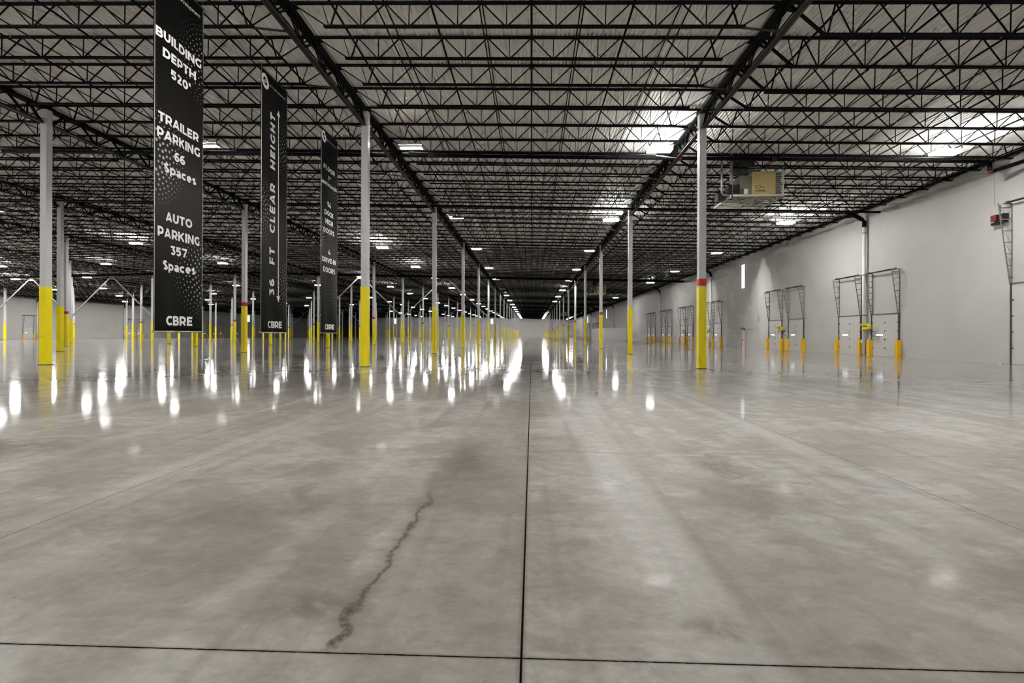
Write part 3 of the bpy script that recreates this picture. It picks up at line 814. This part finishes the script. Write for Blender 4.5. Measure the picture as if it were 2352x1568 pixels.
# ------------------------------------------------------------------ make-up air heaters hung from the roof
def heater(yc, lab):
    t = thing('air_heater', lab, 'heater', (12.4, yc, 9.12), 'tan air heaters under the roof')
    MB().box(-.36, 0, .05, .86, 1.25, 1.30).build('cabinet', M['tan'], t)
    lv = MB()
    for i in range(11): lv.bar((1.20, 0, .12 + i * .108), (1.20, 1.25, .12 + i * .108), .09, .018)
    for i in range(11): lv.bar((.88, .02, .12 + i * .108), (1.24, .02, .12 + i * .108), .018, .03)
    lv.box(1.22, -.02, .05, 1.28, .04, 1.30).box(1.22, 1.2, .05, 1.28, 1.26, 1.30).box(.86, -.01, 1.26, 1.28, 1.26, 1.30)
    lv.build('louvre', M['grate'], t)
    MB().box(.862, .05, .06, 1.16, 1.2, 1.25).build('louvre_back', M['blackbox'], t)
    MB().box(-1.0, .1, .05, -.37, 1.15, 1.08).prism([(-1.0, 1.08), (-.37, 1.08), (-.37, 1.1), (-1.0, 1.1)], 1, .1, 1.15).build('burner_section', M['olive'], t)
    MB().prism([(-1.45, .55), (-1.0, .05), (-1.0, 1.05), (-1.2, .95)], 1, .15, 1.1).build('transition', M['olive'], t)
    MB().box(-.80, .082, .10, -.58, .10, .38).build('data_plate', M['whitem'], t)
    MB().box(-1.62, .1, .10, -1.02, .7, .62).tube([(-1.3, .1, .36), (-1.3, -.1, .36)], .16, 12).box(-2.1, .3, -.18, -1.7, .8, .25).build('blower', M['blackbox'], t)
    for xx in (-1.45, -1.95):
        zb = .75 if xx > -1.7 else .2
        MB().tube([(xx + .5, .2, zb - .12), (xx + .12, .2, zb - .12), (xx, .2, zb), (xx, .2, T(12) - 9.2)], .06, 10).build('flue_pipe', M['galv'], t, smooth=True)
    MB().box(-.80, .35, 1.30, .2, 1.15, 1.52).box(-1.05, .5, 1.5, -.05, 1.3, T(12) - 9.14).build('supply_duct', M['duct'], t)
    rb = MB()
    for i in range(3): rb.box(-.46, .33, 1.36 + i * .12, .22, .36, 1.40 + i * .12)
    rb.build('duct_ribs', M['galv'], t)
    # service platform seen from below
    pf = MB()
    for (a, b, c, d) in ((-1.5, -.05, 1.32, 0), (-1.5, 2.7, 1.32, 2.75), (-1.5, -.05, -1.45, 2.75), (1.27, -.05, 1.32, 2.75), (-.12, 0, -.06, 2.7)): pf.box(a, b, -.06, c, d, .04)
    for i in range(1, 9): pf.box(-1.45, i * .31 - .02, -.04, 1.27, i * .31 + .02, .0)
    for i in range(1, 5): pf.box(-1.5 + i * .56 - .012, 0, -.03, -1.5 + i * .56 + .012, 2.7, -.005)
    pf.build('service_platform', M['grate'], t)
    hr = MB()
    for xx, yy in ((-1.45, 0), (1.29, 0), (-1.45, 2.7), (1.29, 2.7)):
        hr.bar((xx, yy, 0), (xx, yy, T(12.4 + xx) - 9.14 - .1), .02)
    hr.build('hanger_rods', M['galv'], t)
    return t
h0 = heater(28.0, 'tan boxed air heater on a pale hanging platform beside the nearest right column')
heater(93.8, 'smaller looking tan air heater farther down the right bay')
heater(197.0, 'tiny far tan air heater near the end of the right bay')

# ------------------------------------------------------------------ lettering helpers

def _arc(cx, cz, rx, rz, a0, a1, n=14):
    return [(cx + rx * math.cos(math.radians(a0 + (a1 - a0) * i / n)), cz + rz * math.sin(math.radians(a0 + (a1 - a0) * i / n))) for i in range(n + 1)]
def glyph(ch, t):
    """advance width and centre-line strokes of a plain geometric sans; capitals are 1 high"""
    h = t / 2; u = 1 - h; m = .5
    def R_(w): return w - h
    if ch == ' ': return .34, []
    if ch == 'A': w = .92; return w, [[(h * .8, 0), (w / 2, 1)], [(w - h * .8, 0), (w / 2, 1)], [(.2, .27), (w - .2, .27)]]
    if ch == 'B': w = .74; return w, [[(h, 0), (h, 1)], [(h, u), (.42, u)] + _arc(.42, (u + m) / 2, .18, (u - m) / 2, 90, -90) + [(h, m)], [(h, m), (.46, m)] + _arc(.46, (m + h) / 2, .20, (m - h) / 2, 90, -90) + [(h, h)]]
    if ch == 'C': w = .80; return w, [_arc(.50, .5, .50 - h, .5 - h, 48, 312, 24)]
    if ch == 'D': w = .84; return w, [[(h, 0), (h, 1)], [(h, u), (.34, u)] + _arc(.34, .5, .50 - h, .5 - h, 90, -90, 20) + [(h, h)]]
    if ch == 'E': w = .66; return w, [[(h, 0), (h, 1)], [(h, u), (w, u)], [(h, m), (w - .06, m)], [(h, h), (w, h)]]
    if ch == 'F': w = .64; return w, [[(h, 0), (h, 1)], [(h, u), (w, u)], [(h, m - .04), (w - .06, m - .04)]]
    if ch == 'G': w = .86; return w, [_arc(.50, .5, .50 - h, .5 - h, 48, 320, 24) + [(w - h, .20), (w - h, .52)]]
    if ch == 'H': w = .82; return w, [[(h, 0), (h, 1)], [(w - h, 0), (w - h, 1)], [(h, m), (w - h, m)]]
    if ch == 'I': return t, [[(h, 0), (h, 1)]]
    if ch == 'K': w = .80; return w, [[(h, 0), (h, 1)], [(h, .34), (w - h * .9, 1)], [(.36, .52), (w - h * .7, 0)]]
    if ch == 'L': w = .60; return w, [[(h, 0), (h, 1)], [(h, h), (w, h)]]
    if ch == 'N': w = .84; return w, [[(h, 0), (h, 1)], [(h, 1), (w - h, 0)], [(w - h, 0), (w - h, 1)]]
    if ch == 'O': w = .98; return w, [_arc(w / 2, .5, w / 2 - h, .5 - h, 0, 360, 30)]
    if ch == 'P': w = .74; return w, [[(h, 0), (h, 1)], [(h, u), (.42, u)] + _arc(.42, (u + .34) / 2, .23, (u - .34) / 2, 90, -90) + [(h, .34)]]
    if ch == 'R': w = .76; return w, [[(h, 0), (h, 1)], [(h, u), (.42, u)] + _arc(.42, (u + .36) / 2, .23, (u - .36) / 2, 90, -90) + [(h, .36)], [(.42, .36), (w - h * .7, 0)]]
    if ch == 'S': w = .66; return w, [_arc(w / 2, .74, w / 2 - h, .26 - h, 35, 250, 14) + [(w / 2, .5)] + _arc(w / 2, .26, w / 2 - h, .26 - h, 70, -145, 14)]
    if ch == 'T': w = .70; return w, [[(w / 2, 0), (w / 2, 1)], [(0, u), (w, u)]]
    if ch == 'U': w = .80; return w, [[(h, 1), (h, .42)] + _arc(w / 2, .42, w / 2 - h, .42 - h, 180, 360, 16) + [(w - h, 1)]]
    if ch == 'V': w = .90; return w, [[(h * .8, 1), (w / 2, 0)], [(w - h * .8, 1), (w / 2, 0)]]
    if ch == '0': w = .76; return w, [_arc(w / 2, .5, w / 2 - h, .5 - h, 0, 360, 28)]
    if ch == '1': w = .40; return w, [[(w - h, 0), (w - h, 1)], [(w - h, u), (0, u)]]
    if ch == '2': w = .68; return w, [_arc(w / 2 - .02, .70, w / 2 - h, .30 - h, 150, -35, 12) + [(.14, h)], [(.05, h), (w, h)]]
    if ch == '3': w = .68; return w, [[(.04, u), (w - .10, u), (.34, .58)], [(.30, .56)] + _arc(.34, (.57 + h) / 2, .34 - h, (.57 - h) / 2, 80, -150, 14)]
    if ch == '4': w = .78; return w, [[(.46, 1), (.08, .30)], [(.03, .27), (w, .27)], [(.56, 0), (.56, .56)]]
    if ch == '5': w = .68; return w, [[(w - .06, u), (.16, u), (.12, .55), (.34, .58)] + _arc(.34, (.58 + h) / 2, .34 - h, (.58 - h) / 2, 90, -150, 14)]
    if ch == '6': w = .70; return w, [_arc(w / 2, .32, w / 2 - h, .32 - h, 0, 360, 22), [(h, .32), (h, .5)] + _arc(.42, .5, .42 - h, .5 - h, 180, 62, 12)]
    if ch == '7': w = .70; return w, [[(.02, u), (w - .08, u), (.26, 0)]]
    if ch == '9': w = .70; return w, [_arc(w / 2, .68, w / 2 - h, .32 - h, 0, 360, 22), [(w - h, .68), (w - h, .5)] + _arc(.28, .5, .42 - h, .5 - h, 0, -118, 12)]
    if ch == "'": return t, [[(h, .64), (h, 1)]]
    if ch == '"': return t * 2.5, [[(h, .64), (h, 1)], [(t * 2, .64), (t * 2, 1)]]
    if ch == '-': w = .38; return w, [[(.02, .38), (w - .02, .38)]]
    x = .74; g = t * .92; h = g / 2; c = x / 2; q = x / 2 - h         # lower case
    if ch == 'a': w = .62; return w, [[(w - h, 0), (w - h, .44)] + _arc(w / 2, .44, w / 2 - h, .30 - h, 0, 150, 12), _arc(w / 2 - .02, .22, w / 2 - h - .02, .22 - h, 0, 360, 18)]
    if ch == 'c': w = .64; return w, [_arc(.38, c, .38 - h, q, 50, 310, 18)]
    if ch == 'e': w = .70; return w, [[(h, c)] + [(w - h, c)] + _arc(w / 2, c, w / 2 - h, q, 0, 312, 22)]
    if ch == 's': w = .56; return w, [_arc(w / 2, .54, w / 2 - h, .20 - h, 35, 250, 12) + [(w / 2, c)] + _arc(w / 2, .20, w / 2 - h, .20 - h, 70, -145, 12)]
    if ch == 'p': w = .72; return w, [[(h, x), (h, -.24)], _arc(w / 2, c, w / 2 - h, q, 0, 360, 22)]
    if ch == 'd': w = .72; return w, [[(w - h, 1.04), (w - h, 0)], _arc(w / 2, c, w / 2 - h, q, 0, 360, 22)]
    if ch == 'o': w = .72; return w, [_arc(w / 2, c, w / 2 - h, q, 0, 360, 22)]
    if ch == 'u': w = .66; return w, [[(h, x), (h, .32)] + _arc(w / 2, .32, w / 2 - h, .32 - h, 180, 360, 12), [(w - h, x), (w - h, 0)]]
    if ch == 'n': w = .66; return w, [[(h, x), (h, 0)], [(h, .42)] + _arc(w / 2, .42, w / 2 - h, .32 - h, 180, 0, 12) + [(w - h, 0)]]
    if ch == 'm': w = 1.04; return w, [[(h, x), (h, 0)], [(h, .42)] + _arc(w * .27 + h * .5, .42, w * .25 - h * .5, .32 - h, 180, 0, 10) + [(w / 2, 0)], _arc(w * .73 - h * .5, .42, w * .25 - h * .5, .32 - h, 180, 0, 10) + [(w - h, 0)]]
    if ch == 'r': w = .42; return w, [[(h, x), (h, 0)], _arc(w, .40, w - h, .34 - h, 170, 95, 8)]
    if ch == 'v': w = .68; return w, [[(h * .8, x), (w / 2, 0)], [(w - h * .8, x), (w / 2, 0)]]
    if ch == 'l': return g, [[(h, 1.04), (h, 0)]]
    if ch == 't': w = .42; return w, [[(.16, .96), (.16, .2)] + _arc(.34, .20, .18, .20 - h, 180, 290, 8), [(0, .66), (w, .66)]]
    return .4, []
def text_mesh(s, t=.21, gap=.11):
    """flat letters as strokes of width t, laid side by side"""
    vs, fs = [], []; x0 = 0
    for ch in s:
        w, strokes = glyph(ch, t)
        th = t if not ch.islower() else t * .92
        cap_ = ch.isupper() or ch.isdigit()
        for st in strokes:
            P = [Vector((a, b)) for a, b in st]; L_ = []
            n = len(P); closed = n > 3 and (P[0] - P[-1]).length < 1e-4
            for i in range(n):
                pa = P[i - 1] if i > 0 else (P[-2] if closed else P[0]); pb = P[i + 1] if i < n - 1 else (P[1] if closed else P[-1])
                d1 = (P[i] - pa); d2 = (pb - P[i])
                if d1.length < 1e-6: d1 = d2
                if d2.length < 1e-6: d2 = d1
                d1.normalize(); d2.normalize(); tt = (d1 + d2)
                if tt.length < .2: tt = d2
                tt.normalize(); nn = Vector((-tt.y, tt.x)); k = max(.5, abs(nn.dot(Vector((-d1.y, d1.x)))))
                L_.append((P[i] + nn * (th / 2 / k), P[i] - nn * (th / 2 / k)))
            n0 = len(vs)
            for a, b in L_:
                for q in (a, b):
                    z = min(1, max(0, q.y)) if cap_ else q.y
                    xx = min(w, max(0, q.x)) if ch not in '-' else q.x
                    vs.append((x0 + xx, z, 0))
            for i in range(n - 1): fs.append((n0 + 2 * i, n0 + 2 * i + 1, n0 + 2 * i + 3, n0 + 2 * i + 2))
        x0 += w + gap
    return vs, fs
def lettering(s, parent, y0, y1, z0, z1, xoff, m, name='lettering', t=.21, vertical=False, gap=.11):
    """fit the string between y0..y1 (reading direction) and z0..z1 of a plane facing +x"""
    vs, fs = text_mesh(s, t, gap)
    xa, xb = min(v[0] for v in vs), max(v[0] for v in vs)
    mb = MB()
    for (a, q, _) in vs:
        p = (a - xa) / (xb - xa)
        if vertical: mb.v.append((xoff, y1 - q * (y1 - y0), z0 + p * (z1 - z0)))
        else: mb.v.append((xoff, y0 + p * (y1 - y0), z0 + q * (z1 - z0)))
    mb.f = fs
    return mb.build(name, m, parent)
# contractor mark on the heater (faces the viewer)
vs, fs = text_mesh('317-299-5500', .2, .14)
xa, xb = min(v[0] for v in vs), max(v[0] for v in vs)
mb = MB(); mb.v = [(-.24 + (a - xa) / (xb - xa) * .56, -.004, .19 + b * .11) for a, b, _ in vs]; mb.f = fs
mb.build('lettering', M['ink'], h0)
mb = MB()
for i in range(22):
    a0, a1 = [math.radians(70 + (i + q) * 9.5) for q in (0, 1)]
    w_ = .012 + .008 * math.sin(i / 22 * math.pi)
    pts = [(.02 + .26 * math.cos(a), .46 + .085 * math.sin(a)) for a in (a0, a1)]
    mb.bar((pts[0][0], -.004, pts[0][1]), (pts[1][0], -.004, pts[1][1]), .004, w_)
mb.bar((.0, -.004, .47), (.26, -.004, .45), .004, .014).bar((.04, -.004, .445), (.24, -.004, .43), .004, .010)
mb.build('logo', M['ink'], h0)

# ------------------------------------------------------------------ banners
BXP = -9.35
def disc(mb, y, z, r, x, n=10):
    n0 = len(mb.v)
    for i in range(n):
        a = 2 * math.pi * i / n; mb.v.append((x, y + r * math.cos(a), z + r * math.sin(a)))
    mb.f.append(tuple(range(n0, n0 + n)))
def halftone(mb, cyy, czz, w, x, rings, phase, lim=None, rmax=.036):
    for i, R_ in enumerate(rings):
        rr = rmax * (1 - .78 * (i / (len(rings) - 1)) ** 1.1) if i else rmax * .7
        step = .155 / R_ * (1.0 if i < len(rings) - 3 else .85)
        nn = max(6, int(2 * math.pi / step))
        for k in range(nn):
            a = phase * i + 2 * math.pi * k / nn
            y, z = cyy + R_ * math.cos(a), czz + R_ * math.sin(a)
            if rr + .02 < y < w - rr - .02 and 0.3 < z < 9.1: disc(mb, y, z, rr, x)
def banner(y0, lab, W_):
    t = thing('hanging_banner', lab, 'banner', (BXP, y0, 1.52), 'tall black banners hanging left of the aisle')
    H_ = 9.20; nx, nz = 26, 60
    mb = MB()
    def fold(y, z): return .018 * math.sin(y * 5.1 + z * .25) * math.sin(z * .55 + 1) + .0015 * math.sin(y * 17 + z * .3)
    for s in (0, 1):
        for j in range(nz + 1):
            for i in range(nx + 1):
                y, z = W_ * i / nx, H_ * j / nz
                mb.v.append((fold(y, z) - s * .006, y, z))
    q = (nx + 1) * (nz + 1)
    for j in range(nz):
        for i in range(nx):
            a = j * (nx + 1) + i
            mb.f.append((a, a + 1, a + nx + 2, a + nx + 1)); mb.f.append((q + a, q + a + nx + 1, q + a + nx + 2, q + a + 1))
    for i in range(nx):
        mb.f.append((i, q + i, q + i + 1, i + 1)); a = nz * (nx + 1) + i; mb.f.append((a, a + 1, q + a + 1, q + a))
    for j in range(nz):
        a = j * (nx + 1); mb.f.append((a, a + nx + 1, q + a + nx + 1, q + a)); a += nx; mb.f.append((a, q + a, q + a + nx + 1, a + nx + 1))
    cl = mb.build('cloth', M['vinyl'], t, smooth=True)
    MB().tube([(0, -.03, .02), (0, W_ + .03, .02)], .024, 10).build('bottom_rail', M['rail'], t)
    MB().tube([(0, -.03, H_), (0, W_ + .03, H_)], .026, 10).build('top_rail', M['blackbox'], t)
    MB().bar((.012, .012, 0), (.012, .012, H_), .012).bar((.012, W_ - .012, 0), (.012, W_ - .012, H_), .012).build('side_hem', M['rail'], t)
    zt = T(BXP) - 1.52 - .76
    for yy in (.03, W_ - .03):
        MB().bar((0, yy, H_), (0, yy, zt - .05), .008).build('hanging_wire', M['galv'], t)
    ja = math.floor((y0 - Z0) / JS) * JS + Z0 - y0; jb = math.ceil((y0 + W_ - Z0) / JS) * JS + Z0 - y0
    MB().box(-.02, ja - .08, zt - .075, .02, jb + .08, zt - .036).build('hanging_strut', M['steel'], t)
    return cl, fold
def on_cloth(o, fold, eps=.010):
    me = o.data
    for v in me.vertices: v.co.x = fold(v.co.y, v.co.z) + eps
def banner_logo(t, fold, y, z, s):
    mb = MB()
    def arc(cy_, cz_, ri, ro, a0, a1, n=18):
        for i in range(n):
            a, b = [math.radians(a0 + (a1 - a0) * q / n) for q in (i, i + 1)]
            n0 = len(mb.v)
            for (r_, th) in ((ri, a), (ro, a), (ro, b), (ri, b)): mb.v.append((0, cy_ + r_ * math.cos(th), cz_ + r_ * math.sin(th)))
            mb.f.append((n0, n0 + 1, n0 + 2, n0 + 3))
    arc(y - .035 * s, z + .05 * s, .085 * s, .205 * s, 20, 250)
    arc(y + .035 * s, z - .05 * s, .085 * s, .205 * s, -160, 70)
    arc(y, z, .028 * s, .062 * s, 0, 360, 20)
    mb.box(0, y + .135 * s, z - .04 * s, .001, y + .20 * s, z + .22 * s) if False else None
    o = mb.build('logo', M['white_ink'], t); on_cloth(o, fold)
def txt(t, fold, y0, s, a, b, za, zb, wt=.235, name='lettering', m=None, vertical=False, gap=.10):
    o = lettering(s, t, a - y0, b - y0, za - 1.52, zb - 1.52, 0, m or M['white_ink'], name=name, t=wt, vertical=vertical, gap=gap)
    on_cloth(o, fold, .011)
def dots(t, fold, spec, W_):
    mb = MB()
    for (cyy, czz, rings, ph, rm) in spec: halftone(mb, cyy, czz, W_, 0, rings, ph, rmax=rm)
    o = mb.build('dot_pattern', M['dot_ink'], t); on_cloth(o, fold, .008)
RG = [.30, .42, .54, .66, .78, .90, 1.02, 1.13, 1.24]
# first banner
y0, W1 = 12.17, 1.86
t, fo = banner(y0, 'nearest tall black banner reading BUILDING DEPTH 520 and parking spaces', W1)
for s, a, b, za, zb in (('BUILDING', 12.23, 13.93, 8.96, 9.20), ('DEPTH', 12.45, 13.71, 8.53, 8.77), ("520'", 12.72, 13.52, 8.11, 8.35),
                        ('TRAILER', 12.32, 13.83, 6.86, 7.10), ('PARKING', 12.28, 13.90, 6.45, 6.70), ('66', 12.87, 13.29, 6.02, 6.26), ('Spaces', 12.51, 13.74, 5.62, 5.86),
                        ('AUTO', 12.57, 13.57, 4.38, 4.62), ('PARKING', 12.28, 13.90, 3.95, 4.20), ('357', 12.77, 13.38, 3.54, 3.78), ('Spaces', 12.46, 13.70, 3.12, 3.36),
                        ('CBRE', 12.58, 13.58, 1.70, 1.95)):
    txt(t, fo, y0, s, a, b, za, zb)
txt(t, fo, y0, 'pure development', 12.66, 13.88, 10.36, 10.46, wt=.12, gap=.12)
banner_logo(t, fo, .24, 8.86, 1.0)
dots(t, fo, [(W1 + .15, 7.55, RG, .35, .029), (-.10, 4.45, RG, .35, .046), (W1 + .10, 1.60, RG, .35, .036)], W1)
# second banner
y0, W2 = 17.12, 1.84
t, fo = banner(y0, 'middle tall black banner reading 36 FT CLEAR HEIGHT with a double arrow', W2)
txt(t, fo, y0, '36  FT  CLEAR  HEIGHT', 17.70, 18.07, 2.88, 9.44, vertical=True, gap=.24)
mb = MB().box(0, 18.30 - y0, 2.85 - 1.52, .001, 18.35 - y0, 9.56 - 1.52)
for za, zb in ((2.65, 2.88), (9.76, 9.53)):
    n0 = len(mb.v); mb.v += [(0, 18.325 - y0, za - 1.52), (0, 18.21 - y0, zb - 1.52), (0, 18.44 - y0, zb - 1.52)]; mb.f.append((n0, n0 + 1, n0 + 2))
o = mb.build('double_arrow', M['white_ink'], t); on_cloth(o, fo, .011)
txt(t, fo, y0, 'CBRE', 17.56, 18.57, 1.70, 1.95)
txt(t, fo, y0, 'pure development', 17.66, 18.84, 10.34, 10.42, wt=.12, gap=.12)
banner_logo(t, fo, .25, 8.84, 1.0)
dots(t, fo, [(W2 + .15, 6.9, RG, .35, .030), (-.10, 4.35, RG, .35, .034), (W2 + .10, 1.75, RG, .35, .034)], W2)
# third banner
y0, W3 = 22.08, 1.88
t, fo = banner(y0, 'farthest tall black banner reading FLOOR, dock high doors and drive-in doors', W3)
for s, a, b, za, zb in (('FLOOR', 22.34, 23.63, 8.96, 9.18), ('7"', 22.82, 23.19, 8.53, 8.76), ('UNREINFORCED', 22.19, 23.84, 8.27, 8.42), ('54', 22.74, 23.22, 7.32, 7.56),
                        ('DOCK', 22.46, 23.51, 6.92, 7.15), ('HIGH', 22.56, 23.46, 6.52, 6.76), ('DOORS', 22.36, 23.61, 6.10, 6.33), ('4', 22.88, 23.14, 5.15, 5.39),
                        ('DRIVE-IN', 22.22, 23.79, 4.76, 4.99), ('DOORS', 22.32, 23.70, 4.31, 4.55), ('CBRE', 22.52, 23.57, 1.70, 1.94)):
    txt(t, fo, y0, s, a, b, za, zb)
txt(t, fo, y0, 'pure development', 22.64, 23.82, 10.34, 10.42, wt=.12, gap=.12)
banner_logo(t, fo, .29, 8.87, 1.0)
dots(t, fo, [(W3 + .15, 6.9, RG, .35, .022), (-.10, 4.35, RG, .35, .034), (W3 + .10, 1.75, RG, .35, .034)], W3)
